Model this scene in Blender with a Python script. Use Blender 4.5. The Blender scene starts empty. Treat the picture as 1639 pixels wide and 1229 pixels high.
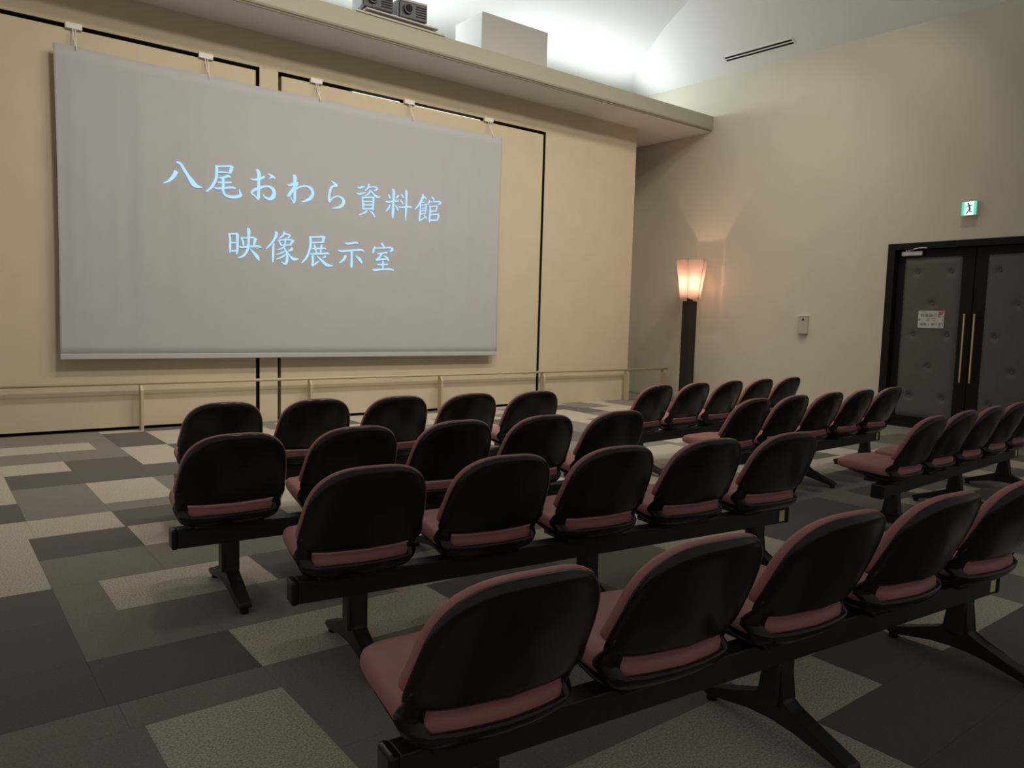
import bpy, bmesh, math, random
from mathutils import Vector, Matrix, noise

# ------------------------------------------------------------------ camera, light, exposure
SC = bpy.context.scene
COL = SC.collection
W_PX, H_PX = 1639, 1229
CAM_F, CAM_PITCH, CAM_YAW, CAM_ROLL = 1217.59, -0.0862734, 0.6648953, 0.0281268
CAM_POS = Vector((-9.35394, -8.81748, 1.30))


def cam_axes():
    p, y, r = CAM_PITCH, CAM_YAW, CAM_ROLL
    f = Vector((math.sin(y) * math.cos(p), math.cos(y) * math.cos(p), math.sin(p)))
    r0 = Vector((math.cos(y), -math.sin(y), 0))
    u0 = r0.cross(f)
    R = math.cos(r) * r0 + math.sin(r) * u0
    U = -math.sin(r) * r0 + math.cos(r) * u0
    return R, U, f


cd = bpy.data.cameras.new('camera')
cd.sensor_width = 36.0
cd.lens = CAM_F / W_PX * 36.0
cd.clip_start = 0.05
cam = bpy.data.objects.new('camera', cd)
COL.objects.link(cam)
_R, _U, _F = cam_axes()
cam.matrix_world = Matrix(((_R.x, _U.x, -_F.x, CAM_POS.x), (_R.y, _U.y, -_F.y, CAM_POS.y),
                           (_R.z, _U.z, -_F.z, CAM_POS.z), (0, 0, 0, 1)))
SC.camera = cam

world = bpy.data.worlds.new('world')
world.use_nodes = True
world.node_tree.nodes['Background'].inputs[0].default_value = (1.0, 0.93, 0.84, 1)
world.node_tree.nodes['Background'].inputs[1].default_value = 0.215
SC.world = world


def area_light(name, loc, target, sx, sy, power, color, spread=180):
    d = bpy.data.lights.new(name, 'AREA')
    d.shape = 'RECTANGLE'
    d.size, d.size_y = sx, sy
    d.energy = power
    d.color = color
    d.spread = math.radians(spread)
    o = bpy.data.objects.new(name, d)
    COL.objects.link(o)
    o.location = loc
    o.rotation_euler = (Vector(target) - Vector(loc)).to_track_quat('-Z', 'X').to_euler()
    return o


# fluorescent tubes lying in the cove on top of the canopy, washing the vault
COVE_LIGHTS = [(-8.6, 3.2), (-4.9, 3.2), (-0.9, 3.2)]
for cx_, ln_ in COVE_LIGHTS:
    area_light('cove_tube_light', (cx_, 0.60, 4.76), (cx_, -1.0, 6.05), 0.50, ln_, 37, (0.88, 0.97, 1.0), 172)
# added fill lights over the seats, out of view, to brighten the screen wall
FILL_SPOTS = [(x_, y_) for y_ in (-3.7, -5.3) for x_ in (-9.2, -7.3, -5.4, -3.3, -1.0)]
FILL_SPOT_Z = 6.02
for sx_, sy_ in FILL_SPOTS:
    area_light('added_fill_light', (sx_, sy_, FILL_SPOT_Z - .06), (sx_, -0.6, 1.0), 0.36, 0.36, 23.5, (1.0, 0.90, 0.76), 116)

vs = SC.view_settings
SC.display_settings.display_device = 'sRGB'
vs.view_transform = 'Standard'
vs.look = 'None'
vs.exposure = 0.0
vs.gamma = 1.0
vs.use_curve_mapping = False

# strokes of the thirteen projected characters, metres on the cloth: (x, z, width)
GLYPHS = [
[[(-7.136,2.751,0.042),(-7.162,2.695,0.036),(-7.208,2.642,0.024),(-7.265,2.608,0.009)],[(-7.135,2.844,0.017),(-7.092,2.83,0.027),(-7.058,2.775,0.031),(-7.018,2.714,0.033),(-6.98,2.659,0.051),(-6.942,2.622,0.045),(-6.871,2.611,0.006)]],
[[(-6.725,2.87,0.024),(-6.72,2.816,0.031),(-6.729,2.723,0.029),(-6.775,2.631,0.026),(-6.836,2.571,0.012)],[(-6.725,2.855,0.018),(-6.627,2.872,0.018),(-6.559,2.881,0.019),(-6.538,2.869,0.009)],[(-6.553,2.879,0.037),(-6.575,2.811,0.031)],[(-6.708,2.796,0.017),(-6.628,2.807,0.016),(-6.563,2.807,0.012)],[(-6.705,2.735,0.011),(-6.64,2.75,0.021),(-6.597,2.771,0.028),(-6.566,2.761,0.01)],[(-6.714,2.686,0.012),(-6.641,2.693,0.017),(-6.56,2.708,0.016)],[(-6.748,2.629,0.014),(-6.708,2.621,0.02),(-6.629,2.639,0.019),(-6.548,2.653,0.021),(-6.513,2.644,0.01)],[(-6.653,2.739,0.031),(-6.65,2.671,0.028),(-6.653,2.609,0.025),(-6.629,2.563,0.026),(-6.567,2.548,0.031),(-6.492,2.559,0.033)],[(-6.517,2.555,0.031),(-6.46,2.576,0.031),(-6.466,2.607,0.021),(-6.475,2.647,0.005)]],
[[(-6.283,2.886,0.021),(-6.257,2.854,0.043),(-6.257,2.754,0.032),(-6.258,2.646,0.03),(-6.261,2.58,0.032),(-6.265,2.547,0.01)],[(-6.265,2.554,0.012),(-6.305,2.593,0.017),(-6.338,2.616,0.019),(-6.313,2.653,0.026),(-6.246,2.687,0.029),(-6.165,2.715,0.02),(-6.105,2.701,0.035),(-6.078,2.653,0.04),(-6.097,2.599,0.045),(-6.142,2.576,0.029),(-6.187,2.593,0.022),(-6.209,2.626,0.007)],[(-6.349,2.772,0.011),(-6.305,2.77,0.02),(-6.239,2.792,0.026),(-6.187,2.817,0.025)],[(-6.15,2.858,0.009),(-6.105,2.837,0.026),(-6.067,2.815,0.017)],[(-6.082,2.827,0.022),(-6.112,2.82,0.017),(-6.136,2.802,0.007)]],
[[(-5.848,2.884,0.018),(-5.828,2.854,0.044),(-5.832,2.735,0.033),(-5.831,2.616,0.031),(-5.843,2.559,0.01)],[(-5.921,2.764,0.013),(-5.89,2.761,0.024),(-5.836,2.79,0.027),(-5.789,2.8,0.021)],[(-5.797,2.791,0.022),(-5.843,2.733,0.033),(-5.905,2.644,0.033),(-5.913,2.629,0.012)],[(-5.886,2.624,0.01),(-5.862,2.597,0.013),(-5.843,2.566,0.018)],[(-5.851,2.703,0.027),(-5.781,2.752,0.019),(-5.701,2.777,0.019),(-5.637,2.759,0.033),(-5.609,2.702,0.035),(-5.645,2.638,0.036),(-5.701,2.605,0.024),(-5.752,2.586,0.007)]],
[[(-5.376,2.879,0.009),(-5.33,2.851,0.028),(-5.296,2.831,0.02)],[(-5.296,2.828,0.02),(-5.326,2.827,0.02),(-5.351,2.825,0.018)],[(-5.342,2.83,0.02),(-5.38,2.791,0.028),(-5.401,2.712,0.029),(-5.401,2.651,0.032),(-5.391,2.621,0.011)],[(-5.391,2.637,0.011),(-5.35,2.684,0.017),(-5.282,2.707,0.018),(-5.223,2.679,0.034),(-5.218,2.633,0.036),(-5.264,2.582,0.031),(-5.374,2.553,0.008)]],
[[(-5.033,2.85,0.01),(-5.001,2.845,0.021),(-4.959,2.861,0.022),(-4.93,2.861,0.009)],[(-5.045,2.777,0.01),(-5.008,2.769,0.022),(-4.958,2.785,0.019),(-4.917,2.796,0.009)],[(-4.885,2.911,0.01),(-4.872,2.891,0.022),(-4.893,2.851,0.019),(-4.93,2.817,0.009)],[(-4.876,2.864,0.013),(-4.818,2.879,0.015),(-4.767,2.882,0.018)],[(-4.758,2.879,0.025),(-4.766,2.856,0.022),(-4.8,2.829,0.009)],[(-4.851,2.841,0.012),(-4.859,2.811,0.021),(-4.892,2.777,0.016),(-4.933,2.751,0.009)],[(-4.846,2.834,0.01),(-4.808,2.794,0.022),(-4.765,2.766,0.03),(-4.71,2.767,0.008)],[(-4.962,2.742,0.018),(-4.953,2.658,0.024),(-4.952,2.584,0.021)],[(-4.962,2.733,0.019),(-4.883,2.742,0.016),(-4.799,2.754,0.019)],[(-4.803,2.757,0.025),(-4.81,2.667,0.025),(-4.814,2.591,0.019)],[(-4.945,2.683,0.016),(-4.824,2.699,0.013)],[(-4.944,2.643,0.016),(-4.823,2.658,0.013)],[(-4.944,2.596,0.019),(-4.814,2.614,0.018)],[(-4.893,2.579,0.022),(-4.939,2.544,0.021),(-5.009,2.513,0.009)],[(-4.856,2.583,0.01),(-4.817,2.557,0.022),(-4.783,2.512,0.014)]],
[[(-4.607,2.815,0.011),(-4.585,2.791,0.023),(-4.571,2.766,0.02)],[(-4.454,2.822,0.024),(-4.471,2.797,0.021),(-4.493,2.775,0.008)],[(-4.636,2.726,0.017),(-4.601,2.717,0.023),(-4.523,2.737,0.02),(-4.453,2.747,0.017)],[(-4.547,2.886,0.015),(-4.523,2.859,0.036),(-4.527,2.721,0.026),(-4.531,2.599,0.035),(-4.532,2.522,0.012)],[(-4.575,2.686,0.02),(-4.591,2.646,0.02),(-4.638,2.595,0.009)],[(-4.5,2.69,0.011),(-4.473,2.659,0.023),(-4.459,2.626,0.017)],[(-4.423,2.837,0.011),(-4.392,2.814,0.023),(-4.382,2.796,0.015)],[(-4.431,2.759,0.011),(-4.404,2.743,0.021),(-4.388,2.718,0.017)],[(-4.456,2.676,0.011),(-4.407,2.674,0.018),(-4.309,2.692,0.022),(-4.254,2.69,0.017)],[(-4.357,2.891,0.018),(-4.341,2.874,0.034),(-4.338,2.743,0.025),(-4.343,2.619,0.026),(-4.343,2.511,0.011)]],
[[(-4.098,2.88,0.011),(-4.092,2.841,0.031),(-4.137,2.75,0.027),(-4.208,2.666,0.008)],[(-4.079,2.851,0.016),(-4.036,2.817,0.017)],[(-4.109,2.769,0.014),(-4.063,2.778,0.014)],[(-4.123,2.744,0.019),(-4.125,2.642,0.022),(-4.133,2.578,0.023),(-4.132,2.528,0.016)],[(-4.127,2.728,0.014),(-4.072,2.746,0.014),(-4.037,2.754,0.016)],[(-4.039,2.753,0.022),(-4.047,2.682,0.019),(-4.051,2.634,0.014)],[(-4.103,2.691,0.014),(-4.048,2.705,0.014)],[(-4.107,2.66,0.013),(-4.052,2.673,0.013)],[(-4.116,2.619,0.016),(-4.051,2.634,0.014)],[(-4.132,2.532,0.016),(-4.077,2.568,0.014),(-4.05,2.599,0.011)],[(-4.074,2.612,0.013),(-4.045,2.587,0.024),(-4.029,2.565,0.014)],[(-3.962,2.861,0.011),(-3.938,2.836,0.025),(-3.924,2.814,0.016)],[(-3.989,2.814,0.014),(-4.007,2.773,0.02),(-4.014,2.748,0.017)],[(-3.998,2.786,0.013),(-3.904,2.8,0.016),(-3.838,2.809,0.021)],[(-3.828,2.813,0.027),(-3.828,2.789,0.024),(-3.866,2.765,0.01)],[(-3.983,2.744,0.02),(-3.981,2.641,0.022),(-3.989,2.562,0.027),(-3.983,2.523,0.016)],[(-3.973,2.729,0.014),(-3.903,2.745,0.016),(-3.879,2.746,0.016)],[(-3.875,2.752,0.019),(-3.892,2.683,0.016)],[(-3.972,2.666,0.016),(-3.887,2.683,0.016)],[(-3.971,2.623,0.014),(-3.901,2.636,0.016),(-3.844,2.644,0.019)],[(-3.848,2.639,0.027),(-3.866,2.566,0.019)],[(-3.974,2.554,0.021),(-3.861,2.566,0.019)]],
[[(-6.588,2.147,0.022),(-6.577,2.08,0.023),(-6.578,1.998,0.022),(-6.578,1.935,0.013)],[(-6.588,2.141,0.016),(-6.539,2.148,0.016),(-6.49,2.154,0.016)],[(-6.498,2.152,0.033),(-6.496,2.059,0.025),(-6.499,1.977,0.025),(-6.507,1.924,0.014)],[(-6.564,2.047,0.016),(-6.512,2.055,0.014)],[(-6.567,1.958,0.016),(-6.507,1.962,0.02)],[(-6.39,2.22,0.017),(-6.373,2.202,0.036),(-6.374,2.108,0.027),(-6.377,2.025,0.025),(-6.402,1.951,0.025),(-6.446,1.904,0.021),(-6.491,1.888,0.011)],[(-6.454,2.115,0.016),(-6.438,2.075,0.022),(-6.429,2.026,0.02)],[(-6.457,2.111,0.014),(-6.39,2.116,0.013),(-6.312,2.127,0.017)],[(-6.295,2.123,0.039),(-6.306,2.075,0.028),(-6.315,2.03,0.02)],[(-6.479,2.014,0.013),(-6.446,2.006,0.02),(-6.363,2.02,0.02),(-6.267,2.031,0.023),(-6.227,2.021,0.013)],[(-6.354,1.991,0.009),(-6.312,1.952,0.028),(-6.273,1.91,0.039),(-6.253,1.875,0.011)]],
[[(-6.068,2.216,0.014),(-6.051,2.189,0.034),(-6.083,2.116,0.023),(-6.129,2.056,0.019),(-6.175,2.01,0.011)],[(-6.083,2.079,0.017),(-6.089,2.019,0.025),(-6.091,1.923,0.026),(-6.094,1.863,0.011)],[(-5.969,2.225,0.015),(-5.957,2.209,0.025),(-5.983,2.17,0.018),(-6.022,2.141,0.01)],[(-5.966,2.2,0.014),(-5.906,2.196,0.019),(-5.885,2.19,0.017)],[(-5.885,2.192,0.017),(-5.9,2.168,0.017),(-5.918,2.152,0.014)],[(-6.03,2.126,0.017),(-6.007,2.088,0.019),(-5.995,2.055,0.015)],[(-6.03,2.12,0.015),(-5.942,2.133,0.015),(-5.858,2.135,0.017),(-5.837,2.128,0.009)],[(-5.849,2.133,0.029),(-5.876,2.093,0.023),(-5.885,2.067,0.015)],[(-5.939,2.156,0.014),(-5.948,2.104,0.019),(-5.951,2.07,0.014)],[(-5.995,2.065,0.014),(-5.888,2.078,0.014)],[(-5.948,2.059,0.014),(-5.989,2.03,0.016),(-6.045,2.006,0.008)],[(-5.971,2.046,0.011),(-5.936,2.003,0.019),(-5.921,1.941,0.026),(-5.929,1.883,0.031),(-5.947,1.848,0.021)],[(-5.935,1.854,0.023),(-5.965,1.858,0.019),(-5.995,1.879,0.006)],[(-5.945,2.011,0.011),(-5.989,1.979,0.016),(-6.051,1.954,0.008)],[(-5.936,1.968,0.013),(-5.989,1.93,0.018),(-6.053,1.9,0.009)],[(-5.873,2.05,0.01),(-5.864,2.031,0.029),(-5.924,1.995,0.007)],[(-5.918,1.987,0.009),(-5.882,1.944,0.023),(-5.84,1.918,0.035),(-5.776,1.925,0.008)]],
[[(-5.647,2.191,0.018),(-5.561,2.197,0.017),(-5.479,2.209,0.023),(-5.446,2.197,0.012)],[(-5.467,2.207,0.038),(-5.479,2.144,0.026)],[(-5.618,2.126,0.017),(-5.462,2.145,0.015)],[(-5.639,2.199,0.026),(-5.634,2.108,0.027),(-5.654,2.015,0.026),(-5.69,1.937,0.023),(-5.746,1.878,0.011)],[(-5.618,2.06,0.014),(-5.561,2.061,0.02),(-5.478,2.073,0.018),(-5.437,2.07,0.014)],[(-5.589,2.108,0.018),(-5.573,2.06,0.024),(-5.56,2.007,0.018)],[(-5.491,2.116,0.023),(-5.503,2.058,0.022),(-5.507,2.011,0.017)],[(-5.642,1.992,0.012),(-5.593,1.997,0.018),(-5.494,2.006,0.022),(-5.42,2.014,0.02),(-5.395,2.008,0.011)],[(-5.609,1.981,0.026),(-5.605,1.92,0.028),(-5.61,1.862,0.025),(-5.608,1.847,0.011)],[(-5.608,1.854,0.015),(-5.568,1.884,0.02),(-5.527,1.917,0.009)],[(-5.445,1.985,0.026),(-5.453,1.969,0.02),(-5.486,1.955,0.009)],[(-5.552,1.973,0.012),(-5.494,1.927,0.028),(-5.427,1.878,0.036),(-5.347,1.873,0.009)]],
[[(-5.193,2.158,0.013),(-5.149,2.152,0.024),(-5.054,2.173,0.025),(-5.01,2.167,0.011)],[(-5.281,2.067,0.014),(-5.234,2.055,0.023),(-5.097,2.075,0.021),(-4.974,2.09,0.025),(-4.929,2.074,0.014)],[(-5.101,2.073,0.024),(-5.1,1.97,0.028),(-5.102,1.891,0.032),(-5.101,1.859,0.011)],[(-5.178,2.008,0.03),(-5.208,1.955,0.028),(-5.263,1.91,0.011)],[(-5.044,2.012,0.011),(-4.99,1.974,0.037),(-4.959,1.928,0.021)]],
[[(-4.697,2.2,0.011),(-4.673,2.178,0.029),(-4.654,2.147,0.018)],[(-4.778,2.15,0.016),(-4.795,2.104,0.024),(-4.804,2.063,0.018)],[(-4.778,2.128,0.013),(-4.65,2.141,0.016),(-4.548,2.154,0.021)],[(-4.539,2.156,0.029),(-4.533,2.124,0.029),(-4.57,2.095,0.01)],[(-4.745,2.063,0.013),(-4.704,2.066,0.019),(-4.603,2.086,0.021)],[(-4.685,2.064,0.019),(-4.721,2.012,0.021),(-4.757,1.982,0.024)],[(-4.762,1.977,0.021),(-4.694,1.994,0.018),(-4.62,2.003,0.018)],[(-4.653,2.042,0.013),(-4.602,2.013,0.029),(-4.582,1.977,0.018)],[(-4.747,1.926,0.015),(-4.674,1.93,0.02),(-4.591,1.938,0.02)],[(-4.666,1.984,0.018),(-4.666,1.87,0.021)],[(-4.81,1.859,0.011),(-4.774,1.855,0.028),(-4.673,1.869,0.021),(-4.553,1.878,0.025),(-4.506,1.865,0.013)]]
]

# ------------------------------------------------------------------ helpers
MATS = {}


def mat(name, color, rough=0.6, metallic=0.0, var=0.0, scale=8.0, bump=0.0, bscale=60.0, spec=0.5, emit=None, estr=0.0):
    if name in MATS:
        return MATS[name]
    m = bpy.data.materials.new(name)
    m.use_nodes = True
    nt = m.node_tree
    b = nt.nodes['Principled BSDF']
    b.inputs['Base Color'].default_value = (*color, 1)
    b.inputs['Roughness'].default_value = rough
    b.inputs['Metallic'].default_value = metallic
    b.inputs['Specular IOR Level'].default_value = spec
    geo = nt.nodes.new('ShaderNodeNewGeometry')
    if var > 0:
        n = nt.nodes.new('ShaderNodeTexNoise')
        n.inputs['Scale'].default_value = scale
        n.inputs['Detail'].default_value = 4
        nt.links.new(geo.outputs['Position'], n.inputs['Vector'])
        r = nt.nodes.new('ShaderNodeValToRGB')
        r.color_ramp.elements[0].position = 0.3
        r.color_ramp.elements[1].position = 0.7
        r.color_ramp.elements[0].color = (*[c * (1 - var) for c in color], 1)
        r.color_ramp.elements[1].color = (*[min(1, c * (1 + var)) for c in color], 1)
        nt.links.new(n.outputs['Fac'], r.inputs['Fac'])
        nt.links.new(r.outputs['Color'], b.inputs['Base Color'])
    if bump > 0:
        n2 = nt.nodes.new('ShaderNodeTexNoise')
        n2.inputs['Scale'].default_value = bscale
        n2.inputs['Detail'].default_value = 3
        nt.links.new(geo.outputs['Position'], n2.inputs['Vector'])
        bp = nt.nodes.new('ShaderNodeBump')
        bp.inputs['Strength'].default_value = bump
        bp.inputs['Distance'].default_value = 0.004
        nt.links.new(n2.outputs['Fac'], bp.inputs['Height'])
        nt.links.new(bp.outputs['Normal'], b.inputs['Normal'])
    if emit:
        b.inputs['Emission Color'].default_value = (*emit, 1)
        b.inputs['Emission Strength'].default_value = estr
    MATS[name] = m
    return m


M_CREAM = mat('cream_panel', (0.575, 0.50, 0.365), 0.8, var=0.03, scale=3, bump=0.15, bscale=250)
M_WALL = mat('cream_plaster', (0.66, 0.615, 0.51), 0.8, var=0.02, scale=2, bump=0.15, bscale=200)
M_SOFFIT = mat('soffit_paint', (0.72, 0.70, 0.72), 0.75, var=0.02, scale=2)
M_FASCIA = mat('fascia_paint', (0.33, 0.32, 0.25), 0.6)
M_BOXSHADE = mat('housing_front_shade', (0.40, 0.39, 0.355), 0.6)  # greyer than the white casing: shade on the box front as colour
M_WHITE = mat('white_ceiling', (0.80, 0.81, 0.80), 0.85, var=0.01, scale=2)
M_BLACK = mat('black_gap', (0.006, 0.005, 0.005), 0.9)
M_TRIMDK = mat('dark_edge_trim', (0.18, 0.15, 0.11), 0.6)
M_RAIL = mat('cream_rail', (0.50, 0.43, 0.28), 0.45)
M_DFRAME = mat('black_door_frame', (0.007, 0.006, 0.006), 0.6, var=0.2, scale=12, spec=0.25)
M_DPAD = mat('charcoal_leather', (0.115, 0.100, 0.092), 0.6, var=0.06, scale=20, bump=0.2, bscale=220)
M_BRASS = mat('brass', (0.72, 0.52, 0.24), 0.32, metallic=1.0)
M_STEEL = mat('satin_steel', (0.55, 0.55, 0.56), 0.35, metallic=1.0)
M_PLASTIC = mat('black_seat_plastic', (0.011, 0.0105, 0.010), 0.22, var=0.15, scale=30, spec=0.45)
M_METAL = mat('black_powder_coat', (0.016, 0.015, 0.014), 0.45, var=0.1, scale=30, bump=0.1, bscale=400)
M_PINK = mat('dusty_pink_vinyl', (0.40, 0.170, 0.165), 0.5, var=0.05, scale=25, bump=0.12, bscale=350, spec=0.4)
M_YELLOW = mat('yellow_sticker', (0.75, 0.68, 0.22), 0.6)
M_SCREEN = mat('screen_cloth', (0.43, 0.435, 0.455), 0.9, var=0.015, scale=6)
M_LETTER = mat('projected_light', (0.06, 0.08, 0.10), 0.9, emit=(0.38, 0.68, 1.0), estr=1.12)
M_POLE = mat('dark_lacquer_pole', (0.018, 0.016, 0.014), 0.55, spec=0.3)
M_PAPER = mat('paper', (0.62, 0.61, 0.60), 0.8)
M_INK = mat('ink', (0.03, 0.03, 0.03), 0.8)
M_PINKINK = mat('pink_ink', (0.62, 0.22, 0.28), 0.8)
M_GREYINK = mat('grey_ink', (0.25, 0.25, 0.25), 0.8)
M_PROJ = mat('projector_grey', (0.050, 0.050, 0.058), 0.45)
M_PROJ2 = mat('projector_pale_grey', (0.35, 0.36, 0.38), 0.5)
M_GLASS = mat('lens_glass', (0.01, 0.01, 0.015), 0.08)
M_PLATE = mat('grey_plate', (0.42, 0.40, 0.35), 0.5)
M_PLASTW = mat('ivory_plastic', (0.50, 0.47, 0.40), 0.5)
M_WPLAST = mat('white_plastic', (0.72, 0.70, 0.66), 0.5)
M_GREEN = mat('exit_green', (0.05, 0.6, 0.42), 0.5, emit=(0.06, 0.80, 0.50), estr=0.85)
M_EXITW = mat('exit_white', (0.8, 0.9, 0.9), 0.5, emit=(0.75, 1.0, 0.97), estr=1.0)
M_TUBE = mat('lit_tube', (0.9, 0.95, 0.95), 0.5, emit=(0.93, 1.0, 0.97), estr=4.0)
M_GAPLIT = mat('lit_gap', (0.9, 0.9, 0.85), 0.5, emit=(1.0, 0.96, 0.85), estr=0.45)


def carpet(name, color, speck):
    m = bpy.data.materials.new(name)
    m.use_nodes = True
    nt = m.node_tree
    b = nt.nodes['Principled BSDF']
    b.inputs['Roughness'].default_value = 0.95
    b.inputs['Specular IOR Level'].default_value = 0.15
    geo = nt.nodes.new('ShaderNodeNewGeometry')
    n = nt.nodes.new('ShaderNodeTexNoise')
    n.inputs['Scale'].default_value = 140
    n.inputs['Detail'].default_value = 3
    n.inputs['Roughness'].default_value = 0.7
    nt.links.new(geo.outputs['Position'], n.inputs['Vector'])
    r = nt.nodes.new('ShaderNodeValToRGB')
    e = r.color_ramp.elements
    e[0].position, e[1].position = 0.36, 0.64
    e[0].color = (*[c * (1 - speck) for c in color], 1)
    e[1].color = (*[min(1, c * (1 + speck)) for c in color], 1)
    nt.links.new(n.outputs['Fac'], r.inputs['Fac'])
    nt.links.new(r.outputs['Color'], b.inputs['Base Color'])
    bp = nt.nodes.new('ShaderNodeBump')
    bp.inputs['Strength'].default_value = 0.35
    bp.inputs['Distance'].default_value = 0.003
    nt.links.new(n.outputs['Fac'], bp.inputs['Height'])
    nt.links.new(bp.outputs['Normal'], b.inputs['Normal'])
    return m


TILE_M = {'L': carpet('light_beige_carpet', (0.47, 0.425, 0.355), 0.38),
          'M': carpet('mid_grey_carpet', (0.228, 0.214, 0.186), 0.16),
          'D': carpet('dark_grey_carpet', (0.140, 0.129, 0.122), 0.14)}
M_FLOORBASE = mat('floor_screed', (0.10, 0.095, 0.085), 0.95)


def smooth(me, on=True, angle=None):
    for p in me.polygons:
        p.use_smooth = on


def mesh_from(name, bm, material, smoothed=False):
    bmesh.ops.recalc_face_normals(bm, faces=bm.faces)
    me = bpy.data.meshes.new(name)
    bm.to_mesh(me)
    bm.free()
    if material:
        me.materials.append(material)
    if smoothed:
        smooth(me)
    return me


def obj(name, bm_or_me, material=None, parent=None, smoothed=False):
    me = bm_or_me if isinstance(bm_or_me, bpy.types.Mesh) else mesh_from(name, bm_or_me, material, smoothed)
    o = bpy.data.objects.new(name, me)
    COL.objects.link(o)
    if parent:
        o.parent = parent
    return o


def empty(name, loc=(0, 0, 0), rz=0.0):
    o = bpy.data.objects.new(name, None)
    o.empty_display_size = 0.1
    COL.objects.link(o)
    o.location = loc
    o.rotation_euler = (0, 0, rz)
    return o


def tag(o, label=None, cat=None, group=None, kind=None):
    if label:
        o['label'] = label
    if cat:
        o['category'] = cat
    if group:
        o['group'] = group
    if kind:
        o['kind'] = kind
    return o


def box(bm, x0, x1, y0, y1, z0, z1, bev=0.0, seg=2):
    g = bmesh.ops.create_cube(bm, size=1.0)
    vs_ = g['verts']
    for v in vs_:
        v.co = Vector((x0 + (v.co.x + .5) * (x1 - x0), y0 + (v.co.y + .5) * (y1 - y0), z0 + (v.co.z + .5) * (z1 - z0)))
    if bev > 0:
        es = list({e for v in vs_ for e in v.link_edges})
        bmesh.ops.bevel(bm, geom=es, offset=bev, segments=seg, affect='EDGES', profile=0.5)
    return bm


def B(*a, **k):
    return box(bmesh.new(), *a, **k)


def cyl(bm, p0, p1, r0, r1=None, seg=16):
    r1 = r0 if r1 is None else r1
    p0, p1 = Vector(p0), Vector(p1)
    d = p1 - p0
    g = bmesh.ops.create_cone(bm, cap_ends=True, segments=seg, radius1=r0, radius2=r1, depth=d.length)
    M = Matrix.Translation((p0 + p1) / 2) @ d.to_track_quat('Z', 'Y').to_matrix().to_4x4()
    bmesh.ops.transform(bm, matrix=M, verts=g['verts'])
    return bm


def prism(bm, pts, axis, a0, a1):
    """polygon pts (2D) extruded along axis 0/1/2 between a0 and a1"""
    def P(p, a):
        c = [p[0], p[1]]
        c.insert(axis, a)
        return Vector(c)
    v0 = [bm.verts.new(P(p, a0)) for p in pts]
    v1 = [bm.verts.new(P(p, a1)) for p in pts]
    n = len(pts)
    bm.faces.new(v0)
    bm.faces.new(list(reversed(v1)))
    for i in range(n):
        bm.faces.new((v0[i], v0[(i + 1) % n], v1[(i + 1) % n], v1[i]))
    return bm


def tube(bm, pts, r, seg=8):
    for a, b in zip(pts[:-1], pts[1:]):
        cyl(bm, a, b, r, r, seg)
    return bm


def ribbon(bm, pts, to3d, steps=6):
    """tapering brush stroke: pts (x, z, width) smoothed and laid as a flat strip; to3d maps (x, z) to space"""
    if len(pts) == 2:
        q = [tuple(pts[0][k] + (pts[1][k] - pts[0][k]) * t / 3 for k in range(3)) for t in range(4)]
    else:
        q = []
        P = [pts[0]] + list(pts) + [pts[-1]]
        for i in range(1, len(P) - 2):
            for t in range(steps):
                u = t / steps
                q.append(tuple(0.5 * (2 * P[i][k] + (P[i + 1][k] - P[i - 1][k]) * u + (2 * P[i - 1][k] - 5 * P[i][k] + 4 * P[i + 1][k] - P[i + 2][k]) * u * u
                                      + (-P[i - 1][k] + 3 * P[i][k] - 3 * P[i + 1][k] + P[i + 2][k]) * u ** 3) for k in range(3)))
        q.append(pts[-1])
    L, Rr = [], []
    for i, p in enumerate(q):
        a, b = q[max(0, i - 1)], q[min(len(q) - 1, i + 1)]
        d = Vector((b[0] - a[0], b[1] - a[1]))
        d = d.normalized() if d.length > 1e-6 else Vector((1, 0))
        n = Vector((-d.y, d.x)) * max(p[2], 0.004) / 2
        L.append(bm.verts.new(to3d(p[0] + n.x, p[1] + n.y)))
        Rr.append(bm.verts.new(to3d(p[0] - n.x, p[1] - n.y)))
    for i in range(len(q) - 1):
        bm.faces.new((L[i], L[i + 1], Rr[i + 1], Rr[i]))
    return bm


def struct(name, bm, m, parent=None, smoothed=False):
    o = obj(name, bm, m, parent, smoothed)
    if parent is None:
        o['kind'] = 'structure'
    return o


# ------------------------------------------------------------------ floor with carpet tiles
floor = struct('floor', B(-10.6, 1.6, -9.6, 1.2, -0.12, -0.006), M_FLOORBASE)
tag(floor, 'floor of light, mid grey and dark carpet tiles', None)

YL = [0.0, -.18, -.65, -1.08, -1.57, -2.02, -2.55, -2.99, -3.27, -3.50, -3.92, -4.375, -4.85, -5.29, -5.755, -6.15, -6.34, -6.80, -7.27, -7.56, -7.88, -8.35]
XG = [-8.41 + .46 * k for k in range(-4, 21)]
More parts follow.
